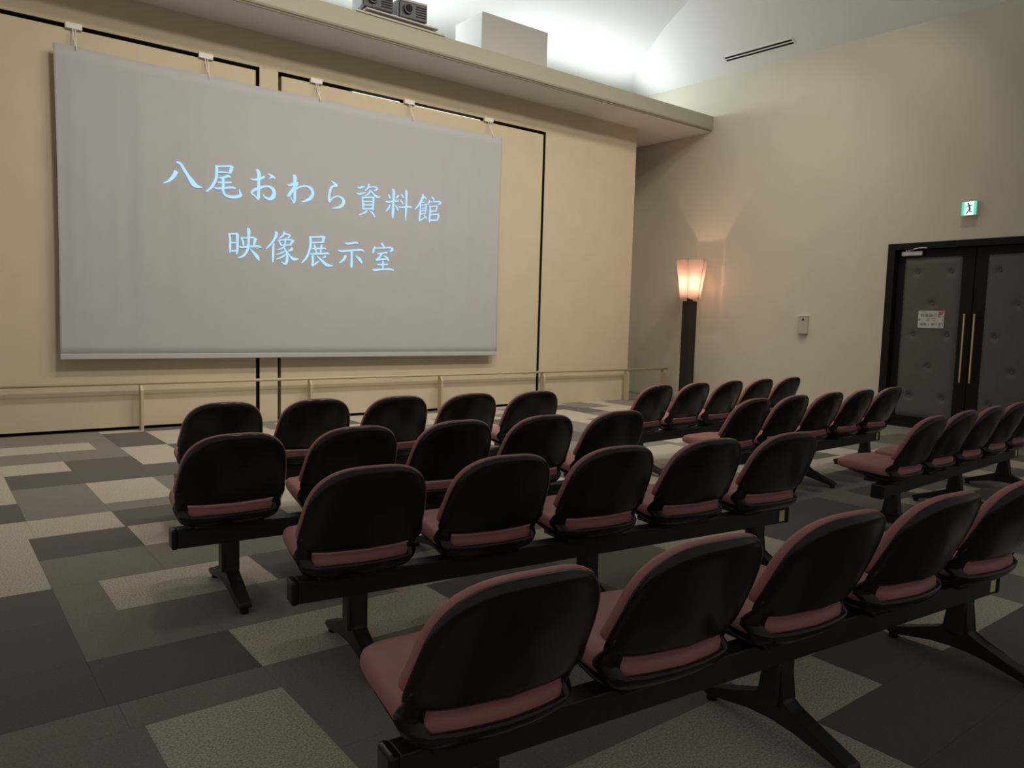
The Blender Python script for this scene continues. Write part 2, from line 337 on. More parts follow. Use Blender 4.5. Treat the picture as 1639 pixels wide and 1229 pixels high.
# patches of one tone (x0, x1, y_top, y_bottom, tone)
OV = [(-10.3, -7.9, 0, -.65, 'M'), (-7.9, -7.48, -.18, -1.08, 'D'), (-7.48, -7.02, -.18, -1.08, 'L'), (-7.02, -6.3, -.18, -1.08, 'L'), (-6.3, -5.9, -.65, -1.08, 'L'),
      (-6.3, -5.6, 0, -.18, 'M'), (-10.3, -8.09, -.65, -1.08, 'L'), (-8.09, -7.9, -.65, -1.08, 'M'), (-10.3, -7.9, -1.08, -1.57, 'M'), (-7.9, -7.49, -1.08, -2.02, 'L'),
      (-7.49, -7.02, -1.08, -2.02, 'D'), (-10.3, -8.42, -1.57, -2.02, 'L'), (-8.42, -7.9, -1.57, -2.02, 'D'), (-10.3, -8.87, -2.02, -2.99, 'L'),
      (-8.87, -7.02, -2.02, -2.55, 'D'), (-8.87, -8.41, -2.55, -3.5, 'M'), (-8.41, -7.95, -2.55, -3.27, 'L'), (-8.41, -7.49, -3.27, -3.5, 'M'), (-7.95, -7.49, -2.55, -3.27, 'M'),
      (-10.3, -8.87, -2.99, -3.5, 'D'), (-10.3, -8.41, -3.5, -3.92, 'L'), (-8.41, -7.95, -3.5, -3.92, 'D'), (-7.95, -7.49, -3.5, -3.92, 'M'), (-10.3, -8.9, -3.92, -4.85, 'L'),
      (-8.9, -8.4, -3.92, -4.375, 'D'), (-8.4, -7.95, -3.92, -4.375, 'L'), (-7.95, -7.49, -3.92, -4.85, 'M'), (-8.9, -7.95, -4.375, -4.85, 'M'), (-7.49, -7.0, -4.375, -4.85, 'L'),
      (-10.3, -8.9, -4.85, -6.15, 'D'), (-8.9, -8.71, -4.85, -5.29, 'M'), (-8.71, -8.0, -4.85, -5.29, 'L'), (-8.0, -7.5, -4.85, -5.29, 'D'), (-7.5, -7.04, -4.85, -5.29, 'M'),
      (-8.9, -7.6, -5.29, -5.755, 'M'), (-8.9, -8.39, -5.755, -6.15, 'D'), (-8.39, -7.45, -5.755, -6.15, 'L'), (-7.45, -6.7, -5.755, -6.34, 'D'), (-6.7, -6.0, -5.755, -6.34, 'M'),
      (-10.3, -8.39, -6.15, -6.34, 'M'), (-8.39, -7.45, -6.15, -6.34, 'M'), (-10.3, -8.83, -6.34, -8.35, 'M'), (-8.83, -8.39, -6.34, -7.27, 'L'), (-8.39, -7.93, -6.34, -7.27, 'M'),
      (-7.49, -6.6, -7.27, -7.56, 'L'), (-7.95, -7.05, -7.56, -7.88, 'L'), (-8.4, -7.49, -7.27, -7.56, 'L'), (-6.6, -6.1, -7.27, -7.56, 'D'), (-6.1, -5.7, -6.8, -7.56, 'L'), (-5.7, -5.2, -6.8, -7.56, 'L'),
      (-7.05, -5.7, -7.56, -8.35, 'D'), (-5.7, -5.2, -7.56, -7.88, 'D'), (-7.93, -7.05, -6.8, -7.27, 'M'), (-7.05, -6.1, -6.8, -7.27, 'L'), (-6.0, -5.25, -5.755, -6.34, 'L'),
      (-5.25, -3.95, -5.755, -6.34, 'D'), (-3.95, -3.55, -5.755, -6.34, 'M'), (-3.55, -3.1, -5.755, -6.15, 'D'), (-4.4, -3.1, -6.34, -6.8, 'M'), (-3.9, -3.0, -3.5, -3.92, 'L'), (-5.0, -4.2, -5.29, -5.755, 'M'), (-4.2, -3.4, -5.29, -5.755, 'M'), (-3.4, -2.9, -5.29, -5.755, 'M'), (-2.9, -2.4, -5.29, -5.755, 'D'),
      (-2.9, -1.9, -4.85, -5.29, 'L'), (-1.9, -1.4, -4.85, -5.29, 'M'), (-1.5, -.7, -4.375, -4.85, 'M'), (-.7, .3, -4.375, -4.85, 'D'), (-.7, .9, -3.92, -4.375, 'M'),
      (-4.3, -3.35, -3.92, -4.375, 'L'), (-4.3, -3.8, -4.375, -4.85, 'M'), (-4.0, -3.3, -2.02, -2.55, 'D'), (-3.3, -2.6, -2.02, -2.55, 'M'), (-2.7, -2.0, -1.08, -1.57, 'L'), (-1.6, -1.0, -.18, -.65, 'M'),
      (-1.5, -.7, -.65, -1.08, 'L'), (-.7, .95, -.18, -.65, 'M'), (-2.6, -1.6, -.18, -.65, 'D'), (-3.4, -2.7, -1.57, -2.02, 'M')]
rng = random.Random(11)
tiles = []
for bi in range(len(YL) - 1):
    y1, y0 = YL[bi], YL[bi + 1]
    ym = (y0 + y1) / 2
    ov = [o for o in OV if o[2] >= ym >= o[3]]
    cuts = sorted({round(c, 3) for o in ov for c in (o[0], o[1])})
    xs = cuts[:]
    for g in XG:
        inside = any(o[0] + .02 < g < o[1] - .02 and (o[1] - o[0]) < 0.8 for o in ov)
        near = any(abs(g - c) < 0.16 for c in cuts)
        if not inside and not near:
            xs.append(g)
    xs = sorted(x for x in xs if -10.3 <= x <= 0.98)
    xs = [-10.3] + [x for x in xs if x > -10.2 and x < 0.8] + [0.98]
    prev = None
    for x0, x1 in zip(xs[:-1], xs[1:]):
        xm = (x0 + x1) / 2
        c = None
        for o in ov:
            if o[0] <= xm <= o[1]:
                c = o[4]
        if c is None:
            c = rng.choice([t for t in 'LLMMD' if t != prev])
        prev = c
        tiles.append((x0, x1, y0, y1, c))
# the apron of floor beyond the pattern, behind the first row of the camera and under the lamp
tiles.append((-10.3, 1.04, 0.001, 1.09, 'M'))


def px_size(t):
    p = Vector(((t[0] + t[1]) / 2, (t[2] + t[3]) / 2, 0)) - CAM_POS
    d = p.dot(_F)
    if d < 0.3:
        return 0
    u, v = p.dot(_R) / d * CAM_F, -p.dot(_U) / d * CAM_F
    if abs(u) > 900 or abs(v) > 720:
        return 0
    return (t[1] - t[0]) * (t[3] - t[2]) / d ** 3


tiles.sort(key=px_size, reverse=True)
GAP = 0.0005


def tile_box(bm, t):
    return box(bm, t[0] + GAP, t[1] - GAP, t[2] + GAP, t[3] - GAP, -0.006, 0.0)


for t in tiles[:290]:
    obj('carpet_tile', tile_box(bmesh.new(), t), TILE_M[t[4]], floor)
for tone in 'LMD':
    bm = bmesh.new()
    for t in tiles[290:]:
        if t[4] == tone:
            tile_box(bm, t)
    tag(obj('carpet_tile_field', bm, TILE_M[tone], floor), kind='stuff')

# ------------------------------------------------------------------ screen wall with two sliding panels
bm = bmesh.new()
box(bm, -10.6, -9.7, 0, .3, 0, 4.05)
box(bm, -6.20, -5.985, 0, .3, 0, 4.05)
box(bm, -1.935, 0, 0, .3, 0, 4.05)
box(bm, -10.6, 0, 0, .3, 4.05, 4.432)
wf = struct('wall_front', bm, M_CREAM)
tag(wf, 'cream screen wall behind the projection cloth')
obj('shadow_gap', B(-9.7, -6.20, .13, .14, 0.0, 4.05), M_BLACK, wf)
obj('shadow_gap', B(-5.985, -1.935, .13, .14, 0.0, 4.05), M_BLACK, wf)
for x0, x1 in ((-9.7, -6.20), (-5.985, -1.935)):
    obj('gap_lining', B(x0, x1, .004, .13, 4.046, 4.0499), M_BLACK, wf)
    obj('gap_lining', B(x1 - .003, x1 - .0002, .004, .13, 0, 4.046), M_BLACK, wf)
    obj('gap_lining', B(x0 + .0002, x0 + .003, .004, .13, 0, 4.046), M_BLACK, wf)
g = 0.042
for n_, (x0, x1) in enumerate(((-9.7, -6.20), (-5.985, -1.935))):
    d = struct('door_%d' % (n_ + 1), B(x0 + g, x1 - g, .004, .10, .035, 4.05 - g, bev=.003, seg=1), M_CREAM)
    tag(d, ['wide cream sliding panel on the left of the screen wall', 'wide cream sliding panel on the right of the screen wall'][n_])
obj('light_gap', B(-5.05, -4.38, .015, .10, 4.009, 4.019), M_GAPLIT, bpy.data.objects['door_2'])
obj('light_gap', B(-4.16, -3.12, .015, .10, 4.009, 4.019), M_GAPLIT, bpy.data.objects['door_2'])
struct('wall_recess', B(-10.6, 1.6, 1.1, 1.2, 0, 4.399), M_WALL)
struct('wall_upper', B(-10.6, 1.6, 1.1, 1.2, 4.4, 5.9), M_WHITE)

# canopy over the screen
bm = bmesh.new()
prism(bm, [(-.735, 4.475), (-.725, 4.455), (-.70, 4.44), (1.2, 4.44), (1.2, 4.62), (-.70, 4.62), (-.70, 4.667), (-.735, 4.667)], 0, -10.6, 1.02)
can = struct('ceiling_canopy', bm, M_FASCIA)
tag(can, 'long flat canopy projecting over the screen wall')
obj('soffit_board', B(-10.6, 1.02, -.695, 1.1, 4.432, 4.441), M_SOFFIT, can)
obj('edge_trim', B(-10.6, 1.02, -.712, -.695, 4.431, 4.445), M_TRIMDK, can)

# ------------------------------------------------------------------ right wall (stands about two degrees off square)
WR = math.atan(0.036)
wall_root_M = Matrix.Translation((1.03, 0, 0)) @ Matrix.Rotation(-WR, 4, 'Z')


def wall_obj(name, bm, m, parent=None, smoothed=False):
    """geometry given in the wall frame: x into the wall, y along it, z up"""
    if parent is None:
        o = obj(name, bm, m, None, smoothed)
        o.matrix_world = wall_root_M
    else:
        o = obj(name, bm, m, parent, smoothed)
    return o


D0, D1, DTOP = -3.80, -5.98, 2.42
bm = bmesh.new()
box(bm, 0, .25, D0, 1.3, 0, 5.6)
box(bm, 0, .25, -9.7, D1, 0, 5.6)
box(bm, 0, .25, D1, D0, DTOP, 5.6)
wr = wall_obj('wall_right', bm, M_WALL)
tag(wr, 'tall pale cream plaster wall with the double door', kind='structure')

# ------------------------------------------------------------------ vaulted ceiling: two shallow barrel vaults meeting in a crease
VR, VH = 10.25, 5.5


def z_side(x, y):
    xp = (1.03 + .036 * y) - x
    return 5.30 + .024 * (y - .14) + math.sqrt(VR * VR - (VH - xp) ** 2) - math.sqrt(VR * VR - VH * VH)


FY = [1.35, 1.1, .963, .772, .6, .414, .2, -.05, -.3, -.58, -.9, -1.26, -1.7, -2.2, -3.0, -4.0, -5.5, -7.0, -9.7]
FZ = [5.20, 5.37, 5.444, 5.532, 5.594, 5.652, 5.710, 5.768, 5.822, 5.877, 5.930, 5.982, 6.035, 6.08, 6.125, 6.15, 6.16, 6.16, 6.16]
bm = bmesh.new()
N = 48
ysd = [1.3 - i * 0.5 for i in range(23)]
grid = []
for y in ysd:
    row = []
    for i in range(N + 1):
        xw = 1.03 + .036 * y + 0.05
        x = xw - (11.0 + .1) * i / N
        row.append(bm.verts.new((x, y, z_side(x, y))))
    grid.append(row)
for a, b in zip(grid[:-1], grid[1:]):
    for i in range(N):
        bm.faces.new((a[i], a[i + 1], b[i + 1], b[i]))
r0 = [bm.verts.new((1.4, y, z)) for y, z in zip(FY, FZ)]
r1 = [bm.verts.new((-10.6, y, z)) for y, z in zip(FY, FZ)]
for i in range(len(FY) - 1):
    bm.faces.new((r0[i], r1[i], r1[i + 1], r0[i + 1]))
ce = struct('ceiling', bm, M_WHITE, None, True)
tag(ce, 'white vaulted ceiling with curved crease')

# ------------------------------------------------------------------ double door
dr = empty('door_3')
dr.matrix_world = wall_root_M
tag(dr, 'black framed double door with padded charcoal leaves', kind='structure')
bm = bmesh.new()
box(bm, -.012, .20, D0 - .10, D0, 0, DTOP, bev=.004, seg=1)
box(bm, -.012, .20, D1, D1 + .10, 0, DTOP, bev=.004, seg=1)
box(bm, -.012, .20, D1 + .10, D0 - .10, DTOP - .085, DTOP, bev=.004, seg=1)
obj('door_frame', bm, M_DFRAME, dr)
obj('door_backing', B(.19, .22, D1, D0, 0, DTOP), M_BLACK, dr)
obj('threshold', B(-.03, .2, D1 + .1, D0 - .1, 0.0005, .012, bev=.003, seg=1), M_STEEL, dr)
MEET = -4.865


def pad_leaf(y0, y1, buttons):
    leaf = obj('door_leaf', B(.075, .125, y0, y1, .014, 2.33, bev=.003, seg=1), M_DFRAME, dr)
    inner = (y0 + (.145 if y0 > -5.5 else .10), y1 - (.10 if y0 > -5.0 else .145))
    a, b = inner
    z0, z1 = .16, 2.23
    bm = bmesh.new()
    NY, NZ = 40, 96
    gr = []
    for j in range(NZ + 1):
        z = z0 + (z1 - z0) * j / NZ
        row = []
        for i in range(NY + 1):
            y = a + (b - a) * i / NY
            e = min(y - a, b - y, z - z0, z1 - z)
            h = .028 * min(1, max(0, e) / .06) ** .5
            for (by, bz) in buttons:
                dd = (y - by) ** 2 + (z - bz) ** 2
                h -= .030 * math.exp(-dd / (2 * .028 ** 2)) + .004 * math.exp(-dd / (2 * .09 ** 2))
            row.append(bm.verts.new((.075 - h, y, z)))
        gr.append(row)
    for j in range(NZ):
        for i in range(NY):
            bm.faces.new((gr[j][i], gr[j][i + 1], gr[j + 1][i + 1], gr[j + 1][i]))
    obj('padded_panel', bm, M_DPAD, leaf, True)
    for (by, bz) in buttons:
        bm = bmesh.new()
        bmesh.ops.create_uvsphere(bm, u_segments=10, v_segments=6, radius=.016, matrix=Matrix.Translation((.073, by, bz)) @ Matrix.Scale(.5, 4, (1, 0, 0)))
        obj('button', bm, M_DPAD, leaf, True)
    return leaf


left_b = [(-4.18, 2.035), (-4.597, 2.03), (-4.39, 1.632), (-4.18, 1.228), (-4.597, 1.23), (-4.39, .825), (-4.18, .425), (-4.597, .425)]
right_b = [(-5.152, 2.027), (-5.57, 2.027), (-5.365, 1.629), (-5.152, 1.228), (-5.57, 1.228), (-5.365, .815), (-5.152, .41), (-5.57, .41)]
leafL = pad_leaf(MEET + .004, D0 - .105, left_b)
leafR = pad_leaf(D1 + .105, MEET - .004, right_b)
for leaf, hy in ((leafL, -4.808), (leafR, -4.924)):
    bm = bmesh.new()
    box(bm, .008, .026, hy - .011, hy + .011, .655, 1.51, bev=.005)
    for hz in (.72, 1.44):
        cyl(bm, (.02, hy, hz), (.08, hy, hz), .008, seg=10)
    obj('pull_handle', bm, M_BRASS, leaf)
for leaf, y0, s in ((leafL, -3.97, -1), (leafR, -5.80, 1)):
    bm = bmesh.new()
    box(bm, .02, .074, min(y0, y0 + s * .27), max(y0, y0 + s * .27), 2.255, 2.315, bev=.006)
    tube(bm, [(.03, y0 + s * .06, 2.322), (-.03, y0 + s * .25, 2.345), (.02, y0 + s * .42, 2.345)], .009, 8)
    cyl(bm, (.03, y0 + s * .06, 2.31), (.03, y0 + s * .06, 2.332), .014, seg=10)
    obj('door_closer', bm, M_STEEL, leaf)

# ------------------------------------------------------------------ notice on the left leaf


def text_mesh(body, size, material):
    c = bpy.data.curves.new('txt', 'FONT')
    c.body = body
    c.size = size
    c.align_x = 'CENTER'
    c.align_y = 'CENTER'
    o = bpy.data.objects.new('txt', c)
    COL.objects.link(o)
    dg = bpy.context.evaluated_depsgraph_get()
    me = bpy.data.meshes.new_from_object(o.evaluated_get(dg))
    bpy.data.objects.remove(o)
    me.materials.clear()
    me.materials.append(material)
    return me


nt_ = obj('door_notice', B(.0405, .042, -4.56, -4.235, 1.325, 1.545), M_PAPER)
nt_.matrix_world = wall_root_M
tag(nt_, 'white printed exit notice with pink corner taped to the left padded door leaf', 'notice')


def put_text(me, y, z, parent, name, x=.0398):
    o = obj(name, me, None, parent)
    # text plane: right -> -y along the wall, up -> z, facing -x
    o.matrix_local = Matrix(((0, 0, -1, x), (-1, 0, 0, y), (0, 1, 0, z), (0, 0, 0, 1)))
    return o


put_text(text_mesh('映像展示室', .052, M_INK), -4.395, 1.482, nt_, 'lettering')
put_text(text_mesh('出', .050, M_INK), -4.362, 1.428, nt_, 'lettering')
put_text(text_mesh('口', .050, M_INK), -4.430, 1.428, nt_, 'lettering')
put_text(text_mesh('順路→ 展示室', .044, M_INK), -4.395, 1.368, nt_, 'lettering')
bm = bmesh.new()
for i, (py, pz, rr) in enumerate(((-4.520, 1.512, .024), (-4.535, 1.530, .018), (-4.500, 1.528, .016))):
    cyl(bm, (.0401, py, pz), (.0404, py, pz), rr, seg=14)
obj('pink_flower_print', bm, M_PINKINK, nt_)
bm = bmesh.new()
cyl(bm, (.0401, -4.252, 1.43), (.0404, -4.252, 1.43), .016, seg=14)
obj('round_stamp', bm, M_GREYINK, nt_)
for a in ((-4.535, -4.49, 1.335, 1.342), (-4.55, -4.542, 1.345, 1.49), (-4.34, -4.27, 1.525, 1.533)):
    obj('border_print', B(.0401, .0404, *a), M_GREYINK, nt_)

# ------------------------------------------------------------------ exit sign and wall box
ex = obj('exit_sign', B(-.075, 0, -4.892, -4.718, 2.70, 2.872, bev=.006), M_WPLAST)
ex.matrix_world = wall_root_M
tag(ex, 'small green and white running man exit sign above the double door', 'exit sign')
obj('lit_face', B(-.0775, -.0755, -4.888, -4.722, 2.706, 2.866), M_EXITW, ex)
obj('green_panel', B(-.0785, -.0770, -4.888, -4.860, 2.706, 2.866), M_GREEN, ex)
obj('green_panel', B(-.0785, -.0770, -4.752, -4.722, 2.706, 2.866), M_GREEN, ex)
bm = bmesh.new()
T = lambda x, z: Vector((-.0790, -4.805 - x, 2.786 + z))
cyl(bm, (-.0788, -4.793, 2.842), (-.0792, -4.793, 2.842), .011, seg=12)
for st in ([(-.006, .046, .016), (.006, .01, .020), (.012, -.014, .018)], [(-.006, .036, .009), (-.03, .02, .008), (-.036, -.002, .006)], [(.0, .036, .008), (.022, .034, .007), (.04, .03, .006)],
           [(.012, -.012, .014), (.014, -.04, .012), (.042, -.046, .009)], [(.006, -.012, .014), (-.01, -.04, .012), (-.03, -.066, .010)]):
    ribbon(bm, st, T)
obj('running_man', bm, mat('exit_figure_green', (.02, .25, .18), .6), ex)

wb = empty('wall_call_box')
wb.matrix_world = wall_root_M
tag(wb, 'small ivory wall box with a dark bell mark between the floor lamp and the door', 'wall box')
obj('casing', B(-.045, 0, -2.69, -2.545, 1.19, 1.455, bev=.008), M_PLASTW, wb)
obj('top_lip', B(-.052, 0, -2.695, -2.54, 1.445, 1.462, bev=.003), M_WPLAST, wb)
bm = bmesh.new()
prism(bm, [(-2.640, 1.385), (-2.600, 1.385), (-2.606, 1.405), (-2.615, 1.422), (-2.625, 1.422), (-2.634, 1.405)], 0, -.0475, -.045)
obj('bell_mark', bm, M_INK, wb)
obj('bottom_slot', B(-.048, -.010, -2.685, -2.55, 1.182, 1.196, bev=.002), M_TRIMDK, wb)

# ------------------------------------------------------------------ linear air vent on the vault
vA, vB = Vector((.743, -1.123, 0)), Vector((.709, -2.302, 0))
vA.z, vB.z = z_side(vA.x, vA.y), z_side(vB.x, vB.y)
ax = (vB - vA).normalized()
slope = Vector((-1, 0, (z_side(vA.x - .05, vA.y) - vA.z) / .05)).normalized()
nrm = ax.cross(slope).normalized()
if nrm.z > 0:
    nrm = -nrm
vent = empty('ceiling_vent')
vent.matrix_world = Matrix(((ax.x, slope.x, nrm.x, vA.x), (ax.y, slope.y, nrm.y, vA.y), (ax.z, slope.z, nrm.z, vA.z), (0, 0, 0, 1)))
tag(vent, 'slim white double slot air vent in the vaulted ceiling', 'air vent')
VL = (vB - vA).length
bm = bmesh.new()
for a, b in ((-.06, -.044), (-.008, .008), (.044, .06)):
    box(bm, -.02, VL + .02, a, b, -.01, .012)
box(bm, -.02, 0, -.06, .06, -.01, .012)
box(bm, VL, VL + .02, -.06, .06, -.01, .012)
obj('vent_frame', bm, M_WHITE, vent)
obj('vent_slot', B(0, VL, -.044, -.008, -.008, .006), M_BLACK, vent)
obj('vent_slot', B(0, VL, .008, .044, -.008, .006), M_BLACK, vent)

# ------------------------------------------------------------------ guard rail along the foot of the screen wall
gr_ = empty('guard_rail', (0, 0, 0))
tag(gr_, 'low cream guard rail on fin posts along the foot of the screen wall', 'guard rail')
RY = -.10
obj('rail', cyl(bmesh.new(), (-10.4, RY, .505), (.905, RY, .505), .017, seg=14), M_RAIL, gr_, True)
for px in (-9.39, -7.50, -5.62, -3.755, -1.93, -.11, .80):
    bm = bmesh.new()
    prism(bm, [(RY - .045, 0), (RY + .045, 0), (RY + .045, .488), (RY - .005, .488), (RY - .045, .43)], 0, px - .014, px + .014)
    obj('post', bm, M_RAIL, gr_)

# ------------------------------------------------------------------ projection screen with the projected title
SX0, SX1, SZ0, SZ1 = -8.24, -2.83, .775, 3.815
scr = empty('projection_screen', (0, 0, 0))
tag(scr, 'large pale grey cloth projection screen showing a title in blue white characters', 'projection screen')


def cloth_y(x, z):
    v = (SZ1 - z) / (SZ1 - SZ0)
    amp = .022 * math.sin(math.pi * min(1, max(0, v)) ** .8)
    f = noise.noise(Vector((x * 3.2, 0.3, v * .35))) * 1.0 + .6 * noise.noise(Vector((x * 8.0, 7.1, v * .5)))
    edge = min(1.0, min(x - SX0, SX1 - x) / 2.2)
    return -.115 + amp * f * (1.15 - edge * .75) - .012 * math.sin(math.pi * v) * math.sin((x - SX0) * 1.1)


bm = bmesh.new()
NX, NZ = 200, 24
gd = []
for j in range(NZ + 1):
    z = SZ0 + (SZ1 - SZ0) * j / NZ
    row = []
    for i in range(NX + 1):
        x = SX0 + (SX1 - SX0) * i / NX
        zz = z - (.012 * abs(math.sin((x + 8.047) / 1.2635 * math.pi)) if j == NZ else 0)
        xx = x + (.012 * math.sin(math.pi * j / NZ) if i == 0 else (-.012 * math.sin(math.pi * j / NZ) if i == NX else 0))
        row.append(bm.verts.new((xx, cloth_y(x, z), zz)))
    gd.append(row)
for j in range(NZ):
    for i in range(NX):
        bm.faces.new((gd[j][i], gd[j][i + 1], gd[j + 1][i + 1], gd[j + 1][i]))
bmesh.ops.recalc_face_normals(bm, faces=bm.faces)
bmesh.ops.solidify(bm, geom=bm.faces[:], thickness=.004)
obj('cloth', bm, M_SCREEN, scr, True)
bm = bmesh.new()
box(bm, SX0, SX1, -.128, -.104, SZ0 - .012, SZ0 + .045, bev=.008)
obj('bottom_hem', bm, M_SCREEN, scr)
for st in GLYPHS:
    bm = bmesh.new()
    for s in st:
        ribbon(bm, s, lambda x, z: Vector((x, cloth_y(x, z) - .007, z)))
    obj('projected_character', bm, M_LETTER, scr)

for i, hx in enumerate((-8.047, -6.793, -5.529, -4.263, -2.998)):
    h = empty('hanging_clip', (hx, 0, 4.035))
    tag(h, 'small white clip with twin cords, %s of the five holding up the screen' % ['leftmost', 'second from left', 'middle one', 'second from right', 'rightmost'][i], 'clip', 'clips hanging the projection screen')
    obj('clip_block', B(-.075, .075, -.032, .012, -.032, .028, bev=.006), M_WPLAST, h)
    bm = bmesh.new()
    tube(bm, [(-.012, -.03, -.03), (-.010, -.08, -.14), (0, -.115, -.21)], .005, 6)
    tube(bm, [(.014, -.03, -.03), (.010, -.08, -.13), (0, -.115, -.21)], .005, 6)
    obj('cord', bm, M_WPLAST, h)
    obj('cord_tip', cyl(bmesh.new(), (0, -.122, -.20), (.004, -.126, -.255), .007, .005, 8), M_WPLAST, h)


# ------------------------------------------------------------------ floor lamps
def shade_material():
    m = bpy.data.materials.new('paper_lamp_shade')
    m.use_nodes = True
    nt = m.node_tree
    nt.nodes.clear()
    out = nt.nodes.new('ShaderNodeOutputMaterial')
    tr = nt.nodes.new('ShaderNodeBsdfTranslucent')
    di = nt.nodes.new('ShaderNodeBsdfDiffuse')
    mx = nt.nodes.new('ShaderNodeMixShader')
    n = nt.nodes.new('ShaderNodeTexNoise')
    n.inputs['Scale'].default_value = 30
    r = nt.nodes.new('ShaderNodeValToRGB')
    r.color_ramp.elements[0].color = (.47, .37, .315, 1)
    r.color_ramp.elements[1].color = (.52, .415, .355, 1)
    nt.links.new(n.outputs['Fac'], r.inputs['Fac'])
    nt.links.new(r.outputs['Color'], tr.inputs['Color'])
    nt.links.new(r.outputs['Color'], di.inputs['Color'])
    mx.inputs[0].default_value = 0.6
    nt.links.new(tr.outputs[0], mx.inputs[1])
    nt.links.new(di.outputs[0], mx.inputs[2])
    nt.links.new(mx.outputs[0], out.inputs['Surface'])
    return m


M_SHADE = shade_material()
M_BULB = mat('lit_bulb', (1, .8, .55), .5, emit=(1.0, .70, .42), estr=5.0)
LAMP_POWER = 15.0


def lamp(loc, label, power, shade_rot):
    t = empty('floor_lamp', loc)
    tag(t, label, 'floor lamp', 'floor lamps by the screen wall')
    obj('base_plate', B(-.15, .15, -.15, .15, 0, .03, bev=.004), M_POLE, t)
    obj('pole', B(-.083, .083, -.083, .083, .03, 1.655, bev=.003, seg=1), M_POLE, t)
    obj('neck', B(-.035, .035, -.035, .035, 1.655, 1.715), M_POLE, t)
    sh = obj('shade_frame', frame_mesh(shade_rot), M_TRIMDK, t)
    for k in range(6):
        a0 = shade_rot + k * math.pi / 3
        obj('shade_panel', panel_mesh(a0), M_SHADE, sh)
    b = bmesh.new()
    bmesh.ops.create_uvsphere(b, u_segments=14, v_segments=10, radius=.032, matrix=Matrix.Translation((0, 0, 1.90)))
    obj('bulb', b, M_BULB, t, True)
    obj('bulb_socket', cyl(bmesh.new(), (0, 0, 1.71), (0, 0, 1.865), .02, seg=12), M_POLE, t)
    l = bpy.data.lights.new('lamp_glow', 'POINT')
    l.energy = power
    l.color = (1.0, .60, .43)
    l.shadow_soft_size = .015
    lo_ = bpy.data.objects.new('lamp_glow', l)
    COL.objects.link(lo_)
    lo_.parent = t
    lo_.location = (0, 0, 1.955)
    return t


ZB, ZT, RB, RT = 1.70, 2.31, .172, .262


def ring_pt(a, r, z):
    return Vector((r * math.cos(a), r * math.sin(a), z))


def panel_mesh(a0):
    bm = bmesh.new()
    A0, A1 = a0 + .02, a0 + math.pi / 3 - .02
    rows = []
    nz, nx = 10, 6
    for j in range(nz + 1):
        t = j / nz
        r = RB + (RT - RB) * (t ** 1.15)
        row = []
        for i in range(nx + 1):
            u = i / nx
            p = ring_pt(A0, r, 0).lerp(ring_pt(A1, r, 0), u)
            z = ZB + (ZT - ZB) * t
            if j == 0:
                z -= .022 * math.sin(math.pi * u)
            bow = 1 + .03 * math.sin(math.pi * u)
            row.append(bm.verts.new((p.x * bow, p.y * bow, z)))
        rows.append(row)
    for j in range(nz):
        for i in range(nx):
            bm.faces.new((rows[j][i], rows[j][i + 1], rows[j + 1][i + 1], rows[j + 1][i]))
    return mesh_from('shade_panel', bm, M_SHADE, True)


def frame_mesh(a0):
    bm = bmesh.new()
    for k in range(6):
        a = a0 + k * math.pi / 3
        pts = [ring_pt(a, (RB + (RT - RB) * (t / 6) ** 1.15) * 1.0, ZB + (ZT - ZB) * t / 6) for t in range(7)]
        tube(bm, pts, .0035, 6)
        b = a0 + (k + 1) * math.pi / 3
        cyl(bm, ring_pt(a, RT, ZT - .004), ring_pt(b, RT, ZT - .004), .004, seg=6)
        cyl(bm, ring_pt(a, RB, ZB + .01), ring_pt(b, RB, ZB + .01), .0035, seg=6)
        if k % 2 == 0:
            cyl(bm, ring_pt(a, RB, ZB + .012), Vector((0, 0, 1.712)), .004, seg=6)
    return mesh_from('shade_frame', bm, M_TRIMDK)


lamp((.55, -.80, 0), 'tall dark floor lamp with glowing flared paper shade beside the right wall', LAMP_POWER, math.radians(27))
lamp((-9.75, -.75, 0), 'tall dark floor lamp with glowing paper shade at the left end of screen wall', LAMP_POWER, math.radians(27))


# ------------------------------------------------------------------ things on the canopy
bx_ = empty('equipment_housing', (-3.065, -.36, 4.6205))
tag(bx_, 'plain pale box housing standing on the canopy right of the projectors', 'box')
obj('shaded_front', B(-.54, .54, -.315, -.3005, 0, .52), M_BOXSHADE, bx_)  # thin sheet that paints the box's front side as shaded
obj('casing', B(-.54, .54, -.30, .30, 0, .52, bev=.003, seg=1), M_WHITE, bx_)
sh_ = empty('projector_shelf', (-4.76, -.55, 4.667))
tag(sh_, 'grey double plate shelf under the projectors on the canopy edge', 'shelf')
obj('lower_plate', B(-.62, .56, -.20, .35, .0005, .022, bev=.003, seg=1), M_PLATE, sh_)
obj('upper_plate', B(-.50, .45, -.215, .33, .048, .066, bev=.003, seg=1), M_PLATE, sh_)
for sx in (-.45, 0, .40):
    for sy in (-.15, .28):
        obj('spacer', cyl(bmesh.new(), (sx, sy, .021), (sx, sy, .049), .014, seg=8), M_STEEL, sh_)


